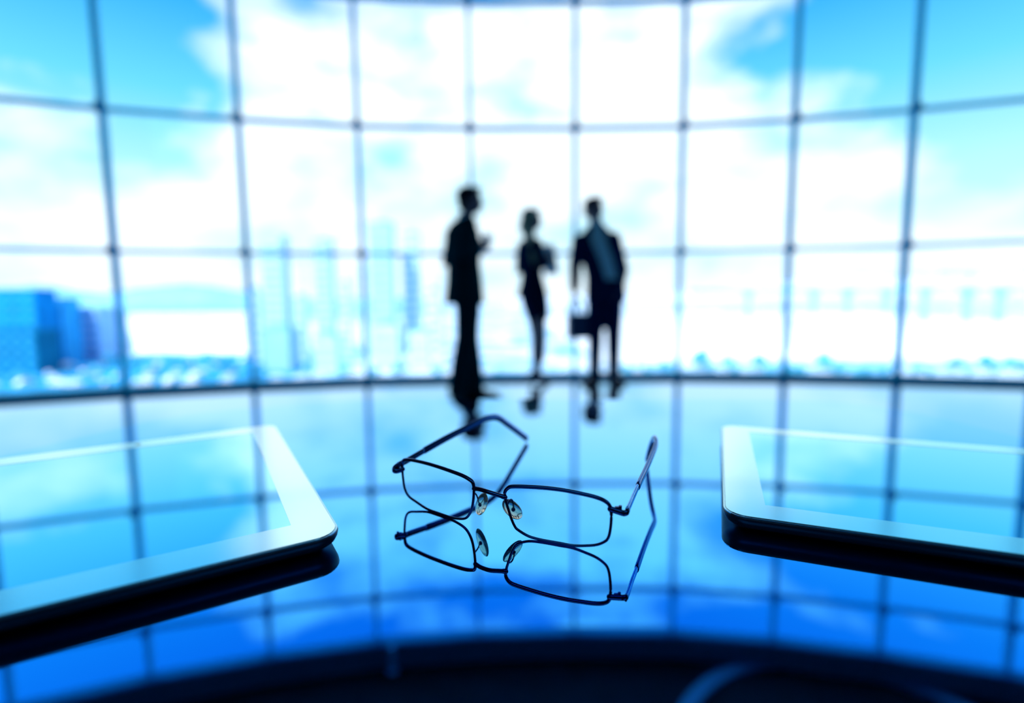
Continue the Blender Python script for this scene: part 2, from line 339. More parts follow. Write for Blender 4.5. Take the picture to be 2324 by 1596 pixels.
# ------------------------------------------------------------------ eyeglasses
gl = empty('eyeglasses', (0, .26, T), 'open thin-rimmed metal eyeglasses standing on the glossy table between the tablets', 'glasses')
GO = Vector((0, .26, 0))
def mm(l, dz=0.0, zmin=-9): return [Vector((x/1000, y/1000, max(z/1000+dz, zmin)))-GO for x, y, z in l]
rimA = mm([(-61.1, 268.1, 20.9), (-60.6, 267.7, 23.1), (-59.0, 266.5, 24.3), (-54.4, 263.1, 25.0), (-46.7, 257.4, 25.3), (-39.3, 251.9, 25.1), (-31.8, 246.2, 24.6), (-25.4, 241.5, 23.9), (-21.5, 238.6, 22.8), (-19.8, 237.3, 21.6), (-19.4, 237.1, 19.1), (-19.5, 237.1, 15.8), (-20.0, 237.5, 11.4), (-20.9, 238.2, 7.3), (-22.5, 239.4, 4.0), (-24.6, 240.9, 1.9), (-28.2, 243.6, .6), (-32.8, 247.0, -.3), (-40.0, 252.4, -.7), (-46.0, 256.8, .2), (-52.6, 261.7, 2.1), (-57.8, 265.6, 4.1), (-60.1, 267.3, 7.9), (-61.0, 268.0, 13.9), (-61.2, 268.1, 18.0)], .0006, .0006)
rimB = mm([(-4.0, 228.2, 18.9), (-4.2, 228.3, 20.2), (-3.6, 228.0, 22.0), (-1.9, 227.3, 23.7), (1.0, 226.1, 24.4), (7.1, 223.6, 25.1), (15.1, 220.3, 25.7), (22.8, 217.1, 25.8), (30.3, 214.0, 25.3), (35.8, 211.7, 24.7), (39.4, 210.2, 23.7), (41.5, 209.3, 22.1), (42.3, 209.0, 19.4), (42.4, 208.9, 15.4), (42.0, 209.1, 10.5), (41.3, 209.4, 7.2), (39.9, 210.0, 5.1), (36.6, 211.3, 3.0), (32.2, 213.1, 1.7), (26.6, 215.5, .5), (20.9, 217.9, .1), (13.0, 221.1, .3), (7.0, 223.6, 1.2), (2.1, 225.7, 3.3), (.4, 226.4, 5.0), (-1.2, 227.0, 8.6), (-2.6, 227.6, 13.1), (-3.6, 228.1, 16.4)], 0, .0006)
fr = bmesh.new()
for rim, nm in ((rimA, 'left'), (rimB, 'right')):
    C = catmull(rim, 4, True); zs = [p.z for p in C]; zt = max(zs)
    rs = [.00066+.00032*max(0, min(1, (p.z-.016)/.008)) for p in C]
    tube(fr, C, rs, 8, True)
obj('rims', fr, M_wire, gl, True)
for rim in (rimA, rimB):
    bm = bmesh.new(); C = catmull(rim, 2, True); c0 = sum(C, Vector())/len(C); nrm = (C[0]-c0).cross(C[len(C)//4]-c0).normalized(); nrm.z = 0; nrm.normalize()
    layers = []
    for off in (-.0006, .0006):
        for s_ in ((.995,) if off < 0 else (.995,)): layers.append([c0+(p-c0)*s_+nrm*off for p in C])
    ring_loft(bm, layers); obj('lens', bm, M_lens, gl)
# bridge
bm = bmesh.new(); br = catmull([Vector(v)/1000-GO for v in ((-19.4, 237.1, 19.4), (-16.5, 234.8, 19.9), (-12, 231.6, 19.7), (-7.5, 229.6, 19.0), (-4.0, 228.2, 18.4))], 5)
tube(bm, br, [.0011]*3+[.00105]*(len(br)-6)+[.0012]*3, 10, flat=(1, 1.0), round_ends=True); obj('bridge', bm, M_wire, gl, True)
# nose pads and their arms
def pad(c, top, bot, nr):
    c, top, bot = [Vector(v)/1000-GO for v in (c, top, bot)]; ax = (top-bot); ln = ax.length/2+.0008; ax.normalize(); nr = Vector(nr); nr = (nr-ax*nr.dot(ax)).normalized(); sd_ = ax.cross(nr)
    bm = bmesh.new(); ell(bm, (0, 0, 0), (.0036, .0015, ln), Matrix((sd_, nr, ax)).transposed(), 3); bmesh.ops.translate(bm, vec=c, verts=bm.verts); obj('nose_pad', bm, M_pad, gl, True)
    return c, nr
cA, nA = pad((-16.0, 240.6, 10.0), (-13.8, 238.6, 15.6), (-18.2, 243.0, 4.6), (.8, .5, .3))
cB, nB = pad((-.6, 232.6, 10.6), (-4.6, 231.5, 14.8), (3.2, 233.6, 6.6), (-.55, .75, -.1))
def padarm(att, c, nr, bulge):
    att = Vector(att)/1000-GO; e_ = c-nr*.0012
    bm = bmesh.new(); tube(bm, catmull([att, att+Vector(bulge)*.0028+Vector((0, .0008, .0015)), (att+e_)/2+Vector(bulge)*.0022+Vector((0, .0012, .002)), e_], 5), .0004, 8, round_ends=True)
    ell(bm, e_+nr*.0004, (.0011, .0011, .0011), None, 2); obj('pad_arm', bm, M_wire, gl, True)
padarm((-19.6, 237.3, 14.0), cA, nA, (-.1, 1, 0)); padarm((-3.2, 228.0, 13.6), cB, nB, (.5, .9, .2))
# endpieces, hinges, temples
def temple(path, joint, end, ext, loc_up=Vector((0, 0, 1))):
    P = [Vector(v)/1000-GO for v in path]
    bm = bmesh.new(); E_ = [Vector(v)/1000-GO for v in end]
    tube(bm, catmull(E_, 5), .0013, 8, flat=(.8, 1.1), round_ends=True); obj('endpiece', bm, M_wire, gl, True)
    bm = bmesh.new(); h = E_[1]; box(bm, h+Vector((ext*.0006, .0018, .0004)), (.0030, .0016, .0022), bev=.0003); tube(bm, [h+Vector((ext*.0016, .0022, -.0010)), h+Vector((ext*.0016, .0022, .0018))], .0007, 8, upv=Vector((0, 1, 0))); obj('hinge', bm, M_wire, gl)
    bm = bmesh.new(); A_ = catmull(P[:joint+1], 4); tube(bm, A_, .0015, 10, flat=(.55, 1.2)); tm = obj('temple', bm, M_tempmetal, gl, True)
    bm = bmesh.new(); Bp = P[joint:]; Bp[0] = Bp[0]+(P[joint-1]-P[joint]).normalized()*.0008; B_ = catmull(Bp, 5)
    n = len(B_); tube(bm, B_, [.0019+.0003*(i/n) for i in range(n)], 12, flat=(.62, 1.15), round_ends=True); obj('temple_tip', bm, M_tip, tm, True)
temple([(48.9, 207.8, 19.9), (51.5, 213.5, 20.2), (55.0, 221.9, 20.3), (60.6, 234.7, 21.0), (69.7, 255.7, 21.2), (78.8, 276.5, 22.4), (85.4, 291.7, 24.0), (87.6, 299.0, 24.8), (88.6, 305.5, 24.0), (89.0, 312.0, 20.2), (89.6, 320.0, 12.4), (90.2, 327.0, 4.0)], 3,
       [(42.0, 209.2, 20.2), (45.0, 207.9, 19.6), (47.4, 207.0, 19.2), (48.9, 207.6, 19.4), (49.6, 209.2, 19.9)], 1)
temple([(-64.0, 269.0, 20.9), (-61.5, 273.0, 21.3), (-59.3, 276.5, 21.7), (-51.7, 288.3, 23.8), (-41.7, 303.9, 26.2), (-31.2, 320.2, 28.2), (-21.6, 335.2, 29.9), (-15.4, 344.9, 29.6), (-10.0, 353.3, 27.2), (-4.1, 362.4, 20.6), (3.1, 373.7, 12.2), (10.6, 385.3, 3.2)], 3,
       [(-61.0, 268.0, 19.0), (-63.6, 266.8, 18.4), (-65.4, 266.4, 18.8), (-65.4, 267.4, 20.0), (-64.2, 269.0, 20.9)], -1)

# ------------------------------------------------------------------ people
def V(*a): return Vector(a)
def hand(bm, w, d, n, side, curl=25, s=1.0):
    """hand at wrist w pointing along d, palm normal n; thumb on the side given by sign"""
    d = Vector(d).normalized(); n = Vector(n); n = (n-d*n.dot(d)).normalized(); x = d.cross(n)*side
    w = Vector(w)
    tube(bm, [w, w+d*.03*s, w+d*.085*s], [.024*s, .036*s, .038*s], 12, flat=(1, .42), upv=n, round_ends=True)
    for k, (o, ln, r) in enumerate(((.030, .070, .0088), (.010, .080, .0090), (-.010, .074, .0088), (-.029, .058, .0080))):
        p = w+d*.085*s+x*o*s; pts = [p-d*.02*s, p]; a = 0
        for f in (.45, .32, .23):
            a += rad(curl); q = (d*math.cos(a)+n*math.sin(a)); p = p+q*ln*f*s; pts.append(p)
        tube(bm, pts, [r*s*1.1, r*s*1.08, r*s, r*s*.92, r*s*.8], 8, upv=x, round_ends=True)
    p = w+d*.025*s+x*.026*s; q = (d*.65+x*.75).normalized(); q2 = (d*.85+x*.35+n*.3).normalized()
    tube(bm, [p, p+q*.035*s, p+q*.035*s+q2*.030*s, p+q*.035*s+q2*.052*s], [.014*s, .0115*s, .0105*s, .0085*s], 8, upv=n, round_ends=True)
def head(bm, c, yaw, pitch=0, s=1.0, fem=False):
    """c centre of skull; face points along (cos yaw, sin yaw); builds skull, face, ears, returns matrix"""
    R = (Matrix.Rotation(yaw, 3, 'Z') @ Matrix.Rotation(-pitch, 3, 'Y')); c = Vector(c)
    def P(x, y, z): return c+R @ (Vector((x, y, z))*s)
    def e(x, y, z, rx, ry, rz, sub=3): ell(bm, P(x, y, z), (rx*s, ry*s, rz*s), R, sub)
    e(-.012, 0, .022, .094, .074, .084); e(.018, 0, -.03, .070, .060, .078); e(.045, 0, -.075, .036, .034, .028)
    e(.062, 0, .022, .028, .052, .014); e(.088, 0, -.018, .014, .010, .024, 2); e(.096, 0, -.030, .014, .013, .011, 2)
    e(.078, 0, -.055, .016, .024, .006, 2); e(.077, 0, -.063, .016, .021, .006, 2)
    for q in (-1, 1):
        e(.055, q*.036, -.025, .030, .026, .026, 2); e(-.008, q*.077, -.012, .018, .009, .030, 2)
    eyes = [(P(.076, q*.031, .002), .0115*s) for q in (-1, 1)]
    return R, P, eyes
def hair_shell(P, R, s, long=None):
    bm = bmesh.new()
    ell(bm, P(-.022, 0, .034), (.098*s, .082*s, .084*s), R, 4); ell(bm, P(.045, .0, .082), (.046*s, .060*s, .028*s), R, 3)
    ell(bm, P(-.055, 0, -.030), (.052*s, .068*s, .056*s), R, 3); ell(bm, P(-.005, -.068, .02), (.04*s, .016*s, .045*s), R, 2); ell(bm, P(-.005, .068, .02), (.04*s, .016*s, .045*s), R, 2)
    if long: long(bm)
    return remesh(bm, .007, 3)
def finish(root, body_bm, eyes, vox=.0065):
    obj('body', remesh(body_bm, vox, 3), M_skin, root, True)
    for p, r in eyes:
        bm = bmesh.new(); ell(bm, p, (r, r, r), None, 2); obj('eye', bm, M_eye, root, True)
def torso(bm, rings, yaw, seg=20):
    """rings (x, y, z, half width, half depth); width lies across the facing direction"""
    f = V(math.cos(yaw), math.sin(yaw), 0); s = V(-f.y, f.x, 0); R_ = []
    for x, y, z, w, d in rings:
        R_.append([V(x, y, z)+s*w*math.copysign(abs(math.cos(k*TAU/seg))**.8, math.cos(k*TAU/seg))+f*d*math.copysign(abs(math.sin(k*TAU/seg))**.8, math.sin(k*TAU/seg)) for k in range(seg)])
    ring_loft(bm, R_)
def shoe(root, ank, d, L_=.27, heel=0.0, w=.045, m=None):
    d = V(d[0], d[1], 0).normalized(); a = V(ank[0], ank[1], 0); up = V(0, 0, 1)
    bm = bmesh.new()
    if not heel:
        tube(bm, [a-d*.055+up*.035, a+d*.02+up*.045, a+d*.10+up*.036, a+d*(L_-.085)+up*.024], [.036, .043, .043, .030], 14, flat=(w/.045, .8), round_ends=True)
        tube(bm, [a-d*.005+up*.04, a-d*.005+up*.105], [.042, .040], 12, upv=d, round_ends=True)
        tube(bm, [a-d*.06+up*.010, a+d*.06+up*.010, a+d*(L_-.07)+up*.010], [.036, .040, .032], 14, flat=(1, .28), round_ends=True)
    else:
        tube(bm, [a-d*.045+up*(heel+.02), a+d*.02+up*(heel*.8+.02), a+d*.09+up*.028, a+d*(L_-.10)+up*.016], [.026, .030, .033, .020], 14, flat=(1, .6), round_ends=True)
        tube(bm, [a-d*.052+up*.004, a-d*.045+up*heel], [.007, .017], 10, upv=d)
        ell(bm, a-d*.04+up*(heel+.03), (.030, .028, .035), None, 2)
    me = remesh(bm, .006, 2); obj('shoe', me, m or M_shoe, root, True)

# --- first man (left): dark suit, seen from behind his shoulder, looking to the right
p1 = empty('person', (-.349, 4.19, 0), 'person in a long dark suit jacket, left of the three, in profile holding a cup', 'person')
yaw = rad(22); f = V(math.cos(yaw), math.sin(yaw), 0); s_ = V(-f.y, f.x, 0)       # f facing, s_ towards his left (far side)
bm = bmesh.new(); R, P, eyes = head(bm, (.022, .0, 1.650), rad(8), 0, 1.04)
tube(bm, [(-.03, 0, 1.43), (-.012, 0, 1.50), (.005, 0, 1.59)], [.066, .058, .056], 16, upv=V(0, 1, 0))
torso(bm, [(-.03, 0, .86, .15, .10), (-.04, 0, 1.0, .145, .095), (-.045, 0, 1.2, .16, .10), (-.05, 0, 1.36, .17, .10), (-.045, 0, 1.45, .12, .07)], yaw)
for sg in (1, -1):
    sh = V(-.05, 0, 1.43)+s_*sg*.185; el = V(-.115, 0, 1.175)+s_*sg*.235; hd = V(.085, 0, 1.245)+s_*sg*.045
    tube(bm, [sh, (sh+el)/2, el, (el+hd)/2, hd], [.052, .046, .038, .034, .025], 12, upv=V(.3, .9, .2), round_ends=True)
    hand(bm, hd, (f*.75+V(0, 0, .45)-s_*sg*.35), -s_*sg, -sg, 38, .95)
legs1 = [([(-.03, 0, .90), (-.055, 0, .52), (-.145, 0, .09)], -.085), ([(.0, 0, .90), (.005, 0, .50), (.058, 0, .09)], .075)]
for pts, o in legs1:
    q = [V(*p)+s_*o for p in pts]; tube(bm, [q[0], (q[0]+q[1])/2, q[1], (q[1]*2+q[2])/3, q[2]], [.085, .072, .052, .052, .034], 14, upv=V(0, 1, 0), round_ends=True)
finish(p1, bm, eyes)
obj('hair', hair_shell(P, R, 1.0), M_hair, p1, True)
bm = bmesh.new()
torso(bm, [(-.045, 0, .80, .205, .155), (-.045, 0, .83, .205, .155), (-.04, 0, 1.0, .185, .138), (-.045, 0, 1.13, .178, .128), (-.05, 0, 1.30, .20, .136), (-.055, 0, 1.40, .205, .125), (-.052, 0, 1.47, .14, .085), (-.035, 0, 1.50, .075, .06)], yaw)
for sg in (1, -1):
    sh = V(-.055, 0, 1.43)+s_*sg*.185; el = V(-.12, 0, 1.17)+s_*sg*.24; hd = V(.05, 0, 1.232)+s_*sg*.085
    tube(bm, [sh, (sh+el)/2, el, (el+hd)/2, hd], [.072, .064, .058, .052, .044], 14, upv=V(.3, .9, .2), round_ends=True)
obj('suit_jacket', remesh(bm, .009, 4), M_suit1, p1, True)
bm = bmesh.new()
for pts, o in legs1:
    q = [V(*p)+s_*o for p in pts]; tube(bm, [q[0]+V(0, 0, .04), (q[0]+q[1])/2, q[1], (q[1]+q[2])/2, V(q[2].x, q[2].y, .045)], [.108, .102, .092, .088, .080], 16, upv=V(0, 1, 0))
torso(bm, [(-.03, 0, .80, .16, .11), (-.035, 0, 1.02, .155, .105)], yaw); obj('trousers', remesh(bm, .009, 4), M_suit1, p1, True)
bm = bmesh.new(); tube(bm, [(-.03, 0, 1.475), (-.012, 0, 1.53)], [.072, .066], 20, upv=V(0, 1, 0)); obj('shirt_collar', bm, M_shirt1, p1, True)
for sg in (1, -1):
    hd = V(.085, 0, 1.245)+s_*sg*.045; c0 = V(.05, 0, 1.232)+s_*sg*.085; bm = bmesh.new(); tube(bm, [c0, (hd+c0)/2+(hd-c0)*.25], [.040, .035], 16, upv=V(.3, .9, .2)); obj('shirt_cuff', bm, M_shirt1, p1, True)
q = V(-.145, 0, 0)-s_*.085; shoe(p1, (q.x, q.y), (.45, .88)); q = V(.058, 0, 0)+s_*.075; shoe(p1, (q.x, q.y), (.93, -.3), .28)
cup = V(-.349, 4.19, 0)+V(.0, 0, 1.29)+f*.165
bm = bmesh.new(); tube(bm, [(0, 0, 0), (0, 0, .09)], [.030, .038], 24, upv=V(0, 1, 0)); tube(bm, [(0, 0, .09), (0, 0, .098)], [.040, .040], 24, upv=V(0, 1, 0))
tag(obj('cup', bm, M_mug, None, True, loc=cup), 'pale cup held in the hands of the person on the left', 'cup')

# --- woman (middle)
p2 = empty('person', (.2, 4.93, 0), 'person with long fair hair in dark jacket and skirt, middle of the three', 'person')
yaw = rad(28); f = V(math.cos(yaw), math.sin(yaw), 0); s_ = V(-f.y, f.x, 0)
bm = bmesh.new(); R, P, eyes = head(bm, (.006, 0, 1.612), rad(20), 0, .98, True)
tube(bm, [(-.015, 0, 1.40), (-.005, 0, 1.47), (.0, 0, 1.56)], [.052, .042, .044], 16, upv=V(0, 1, 0))
torso(bm, [(.01, 0, .82, .13, .10), (.01, 0, .92, .14, .10), (.0, 0, 1.08, .10, .075), (-.01, 0, 1.25, .125, .09), (-.02, 0, 1.36, .14, .075), (-.02, 0, 1.42, .08, .05)], yaw)
for sg in (1, -1):
    sh = V(-.02, 0, 1.375)+s_*sg*.145; el = V(-.035, 0, 1.12)+s_*sg*.185; hd = V(.105, 0, 1.20)+s_*sg*.06
    if sg < 0: el = V(.02, 0, 1.13)+s_*sg*.2; hd = V(.13, 0, 1.22)+s_*sg*.07
    tube(bm, [sh, (sh+el)/2, el, (el+hd)/2, hd], [.038, .034, .029, .027, .020], 12, upv=V(.3, .9, .2), round_ends=True)
    hand(bm, hd, (f*.8+V(0, 0, .4)-s_*sg*.5), -f*.4-s_*sg, -sg, 30, .84)
legs2 = [([(.03, 0, .80), (.055, 0, .48), (.045, 0, .28), (.0, 0, .125)], -.055), ([(.03, 0, .80), (.075, 0, .48), (.075, 0, .28), (.08, 0, .125)], .055)]
for pts, o in legs2:
    q = [V(*p)+s_*o for p in pts]; tube(bm, [q[0], (q[0]+q[1])/2, q[1], q[2], q[3]], [.074, .068, .060, .060, .038], 14, upv=V(0, 1, 0), round_ends=True)
    tube(bm, [q[3], q[3]+f*.03+V(0, 0, -.035), q[3]+f*.10+V(0, 0, -.085)], [.028, .024, .022], 10, round_ends=True)
finish(p2, bm, eyes, .006)
def longhair(b):
    tube(b, [P(-.05, 0, .02), P(-.075, 0, -.08), V(-.02, -.06, 1.44), V(.0, -.10, 1.33), V(.01, -.115, 1.24), V(.015, -.115, 1.17)], [.06, .066, .050, .044, .034, .014], 14, upv=V(1, 0, 0), round_ends=True)
    tube(b, [P(-.02, .06, .0), P(-.03, .075, -.1), V(.03, .06, 1.40)], [.03, .03, .02], 10, upv=V(1, 0, 0), round_ends=True)
obj('hair', hair_shell(P, R, .95, longhair), M_blond, p2, True)
bm = bmesh.new()
torso(bm, [(.0, 0, .865, .165, .135), (.005, 0, .90, .158, .13), (.005, 0, 1.0, .130, .105), (.0, 0, 1.09, .115, .088), (-.01, 0, 1.25, .14, .108), (-.02, 0, 1.35, .16, .09), (-.02, 0, 1.415, .11, .062), (-.015, 0, 1.44, .06, .05)], yaw)
for sg in (1, -1):
    sh = V(-.02, 0, 1.37)+s_*sg*.148; el = V(-.035, 0, 1.12)+s_*sg*.19; hd = V(.085, 0, 1.185)+s_*sg*.08
    if sg < 0: el = V(.02, 0, 1.13)+s_*sg*.2; hd = V(.11, 0, 1.20)+s_*sg*.09
    tube(bm, [sh, (sh+el)/2, el, (el+hd)/2, hd], [.053, .047, .042, .038, .032], 14, upv=V(.3, .9, .2), round_ends=True)
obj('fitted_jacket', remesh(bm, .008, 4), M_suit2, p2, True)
bm = bmesh.new(); torso(bm, [(.055, 0, .64, .110, .095), (.05, 0, .70, .125, .105), (.03, 0, .80, .145, .118), (.015, 0, .90, .150, .118), (.01, 0, 1.0, .115, .09)], yaw); obj('skirt', remesh(bm, .009, 4), M_suit2, p2, True)
for pts, o in legs2:
    q = V(*pts[3])+s_*o; shoe(p2, (q.x, q.y), (f.x, f.y), .24, .075)
fo = V(.2, 4.93, 0)+V(.0, 0, 1.235)+f*.205
bm = bmesh.new(); box(bm, (0, 0, 0), (.018, .23, .30), bev=.003); o = tag(obj('folder', bm, M_paper, None), 'blue-grey folder held against the chest of the person in the middle', 'folder'); o.location = fo; o.rotation_euler = (0, rad(-12), yaw)

# --- second man (right)
p3 = empty('person', (.836, 4.947, 0), 'person in an open blue suit over a pale shirt, right of the three', 'person')
yaw = rad(-82); f = V(math.cos(yaw), math.sin(yaw), 0); s_ = V(-f.y, f.x, 0)      # s_ = his left = image right
bm = bmesh.new(); R, P, eyes = head(bm, (-.028, .0, 1.706), rad(-58), rad(-4), 1.06)
tube(bm, [(.0, .01, 1.47), (-.005, .01, 1.54), (-.018, .0, 1.645)], [.070, .060, .058], 16, upv=V(0, 1, 0))
torso(bm, [(.10, 0, .88, .155, .10), (.09, 0, 1.02, .15, .095), (.05, 0, 1.2, .145, .09), (.012, 0, 1.36, .145, .09), (.0, 0, 1.46, .085, .06)], yaw)
arm_l = [V(-.165, 0, 1.40), V(-.205, .02, 1.18), V(-.215, -.01, .93)]; arm_r = [V(.165, 0, 1.42), V(.265, .03, 1.12), V(.215, -.05, .93)]
tube(bm, [arm_l[0], (arm_l[0]+arm_l[1])/2, arm_l[1], (arm_l[1]+arm_l[2])/2, arm_l[2]], [.052, .046, .038, .034, .026], 12, upv=V(0, 1, 0), round_ends=True)
tube(bm, [arm_r[0], (arm_r[0]+arm_r[1])/2, arm_r[1], (arm_r[1]+arm_r[2])/2, arm_r[2]], [.052, .046, .038, .034, .026], 12, upv=V(0, 1, 0), round_ends=True)
hand(bm, arm_l[2], (-.02, 0, -1), (1, 0, 0), 1, 62, .95); hand(bm, arm_r[2], (-.35, -.15, -1), (-1, 0, 0), -1, 15, .95)
legs3 = [([(.005, 0, .90), (-.005, 0, .50), (-.012, .0, .09)],), ([(.165, 0, .90), (.175, 0, .50), (.185, .03, .09)],)]
for (pts,) in legs3:
    q = [V(*p) for p in pts]; tube(bm, [q[0], (q[0]+q[1])/2, q[1], (q[1]*2+q[2])/3, q[2]], [.085, .070, .052, .052, .034], 14, upv=V(0, 1, 0), round_ends=True)
finish(p3, bm, eyes)
obj('hair', hair_shell(P, R, 1.03), M_hair, p3, True)
bm = bmesh.new()
torso(bm, [(.09, .0, 1.0, .148, .108), (.06, 0, 1.2, .160, .114), (.015, 0, 1.36, .165, .110), (.0, 0, 1.47, .10, .08), (-.002, .0, 1.54, .072, .070), (-.008, .0, 1.59, .068, .066)], yaw); obj('shirt', remesh(bm, .009, 4), M_shirt, p3, True)
# jacket: torso shell with an open front (front wedge cut away) plus sleeves
def open_shell(bm, rings, yaw, gaps, th=.012, seg=40):
    f = V(math.cos(yaw), math.sin(yaw), 0); s = V(-f.y, f.x, 0); R_ = []
    for (x, y, z, w, d), (g0, g1) in zip(rings, gaps):
        a0, a1 = rad(90-g0), rad(90-360+g1); outer_, inner_ = [], []
        for k in range(seg+1):
            a = a0+(a1-a0)*k/seg; c_, q_ = math.cos(a), math.sin(a)
            c_ = math.copysign(abs(c_)**.85, c_); q_ = math.copysign(abs(q_)**.85, q_)
            outer_.append(V(x, y, z)+s*w*c_+f*d*q_); inner_.append(V(x, y, z)+s*(w-th)*c_+f*(d-th)*q_)
        R_.append(outer_+inner_[::-1])
    ring_loft(bm, R_)
bm = bmesh.new()
open_shell(bm, [(.095, 0, .80, .200, .135), (.095, 0, .90, .196, .134), (.085, 0, 1.05, .186, .130), (.055, 0, 1.2, .190, .134), (.012, 0, 1.36, .200, .134), (.003, 0, 1.43, .195, .12), (.0, 0, 1.49, .135, .095), (-.004, 0, 1.555, .080, .078)], yaw,
           [(16, 2), (20, 4), (28, 10), (22, 16), (16, 24), (16, 30), (20, 34), (22, 34)], .016)
tube(bm, [arm_l[0], (arm_l[0]+arm_l[1])/2, arm_l[1], (arm_l[1]+arm_l[2])/2, arm_l[2]+V(0, 0, .02)], [.078, .070, .064, .058, .050], 14, upv=V(0, 1, 0), round_ends=True)
tube(bm, [arm_r[0], (arm_r[0]+arm_r[1])/2, arm_r[1], (arm_r[1]+arm_r[2])/2, arm_r[2]], [.074, .066, .060, .052, .046], 14, upv=V(0, 1, 0), round_ends=True)
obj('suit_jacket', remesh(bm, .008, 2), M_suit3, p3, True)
bm = bmesh.new()
for (pts,) in legs3:
    q = [V(*p) for p in pts]; tube(bm, [q[0]+V(0, 0, .05), (q[0]+q[1])/2, q[1], (q[1]+q[2])/2, V(q[2].x, q[2].y, .05)], [.102, .092, .076, .068, .060], 16, upv=V(0, 1, 0))
torso(bm, [(.085, 0, .84, .150, .11), (.09, 0, .92, .158, .112), (.09, 0, 1.03, .150, .11)], yaw); obj('trousers', remesh(bm, .009, 4), M_suit3, p3, True)
shoe(p3, (-.012, 0), (-.55, -.75), .28); shoe(p3, (.185, .03), (.25, -.9), .27)
bc = empty('briefcase', (.836-.215, 4.93, .46), 'dark blue briefcase hanging from the hand of the person on the right', 'briefcase', None, rad(18))
bm = bmesh.new(); box(bm, (.03, 0, .115), (.21, .09, .25), bev=.014); obj('case_body', bm, M_case, bc)
bm = bmesh.new(); box(bm, (.03, -.047, .16), (.20, .012, .14), bev=.004); obj('flap', bm, M_case, bc)
bm = bmesh.new(); tube(bm, catmull([V(-.06, 0, .225), V(-.055, 0, .30), V(-.02, 0, .375), V(.035, 0, .375), V(.085, 0, .30), V(.09, 0, .225)], 6), .013, 10, upv=V(0, 1, 0)); obj('handle', bm, M_case, bc, True)
bm = bmesh.new(); box(bm, (.03, -.056, .11), (.03, .008, .03), bev=.002); obj('buckle', bm, M_chrome, bc)

# ------------------------------------------------------------------ city outside
GZ = -40.0; EYE = T+CAMH
def far(px, Y):           # azimuth of a place, given by its column in the photograph, at distance Y
    a = (px-1162)/F_PX/ math.cos(PITCH); return a*Y
def hgt(py, Y): return EYE+Y*math.tan(math.atan((798-py)/F_PX)-PITCH)
Mg = bpy.data.materials.new('city_ground'); Mg.use_nodes = True; t = Mg.node_tree; b = t.nodes['Principled BSDF']; b.inputs['Roughness'].default_value = .9; b.inputs['Specular IOR Level'].default_value = .1
tc = t.nodes.new('ShaderNodeTexCoord'); n1 = t.nodes.new('ShaderNodeTexNoise'); n1.inputs['Scale'].default_value = .035; n1.inputs['Detail'].default_value = 5; t.links.new(tc.outputs['Object'], n1.inputs['Vector'])
rp = t.nodes.new('ShaderNodeValToRGB'); t.links.new(n1.outputs['Fac'], rp.inputs[0]); el = rp.color_ramp.elements
el[0].position = .40; el[0].color = (.16, .50, .78, 1); el[1].position = .56; el[1].color = (.78, .90, .98, 1)
t.links.new(rp.outputs[0], b.inputs['Base Color'])
bm = bmesh.new(); box(bm, (0, 5900, GZ-.5), (16000, 12400, 1)); struct(obj('trim_3', bm, Mg))
# paved quay on the right and the bright square on the left, in a paler colour than the ground around
M_quay = mat('pale_paving', (.86, .93, .98), .9, noise=.05, scale=.05, spec=.1)
M_lawn = mat('blue_lawn', (.03, .33, .62), .9, noise=.5, scale=.08, spec=.1)
def slab(name, x0, x1, y0, y1, z, m):
    bm = bmesh.new(); box(bm, ((x0+x1)/2, (y0+y1)/2, GZ+z/2), (x1-x0, y1-y0, z)); return obj(name, bm, m)
struct(slab('trim_4', 60, 900, 330, 1500, .05, M_quay))
struct(slab('trim_5', -420, -125, 235, 420, .05, M_lawn))
struct(slab('trim_6', -520, -140, 440, 1100, .05, M_quay))

# hills, distance haze painted into their colours
def ridge(name, prof, Y, m, label, depth=900):
    bm = bmesh.new(); top = []; fr_ = []; bk = []
    P_ = catmull([V(far(x, Y), 0, hgt(y, Y)) for x, y in prof], 6)
    for p in P_:
        fr_.append(bm.verts.new((p.x*.93, Y-260, GZ))); top.append(bm.verts.new((p.x, Y, p.z+random.uniform(-3, 3)))); bk.append(bm.verts.new((p.x*1.1, Y+depth, GZ)))
    for i in range(len(P_)-1):
        bm.faces.new((fr_[i], fr_[i+1], top[i+1], top[i])); bm.faces.new((top[i], top[i+1], bk[i+1], bk[i])); bm.faces.new((fr_[i], bk[i], bk[i+1], fr_[i+1]))
    bm.faces.new((fr_[0], top[0], bk[0])); bm.faces.new((fr_[-1], bk[-1], top[-1]))
    tag(obj(name, bm, m, None, True), label, 'hill')
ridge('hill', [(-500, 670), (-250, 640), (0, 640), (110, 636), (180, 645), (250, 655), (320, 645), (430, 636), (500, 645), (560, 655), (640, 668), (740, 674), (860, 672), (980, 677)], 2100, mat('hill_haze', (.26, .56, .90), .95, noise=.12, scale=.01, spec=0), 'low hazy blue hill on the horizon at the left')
ridge('hill', [(1150, 678), (1300, 672), (1450, 668), (1600, 655), (1700, 640), (1900, 636), (2100, 640), (2300, 630), (2600, 640), (2900, 665)], 2600, mat('hill_pale', (.62, .76, .92), .95, noise=.06, scale=.01, spec=0), 'very pale long hill on the horizon at the right')

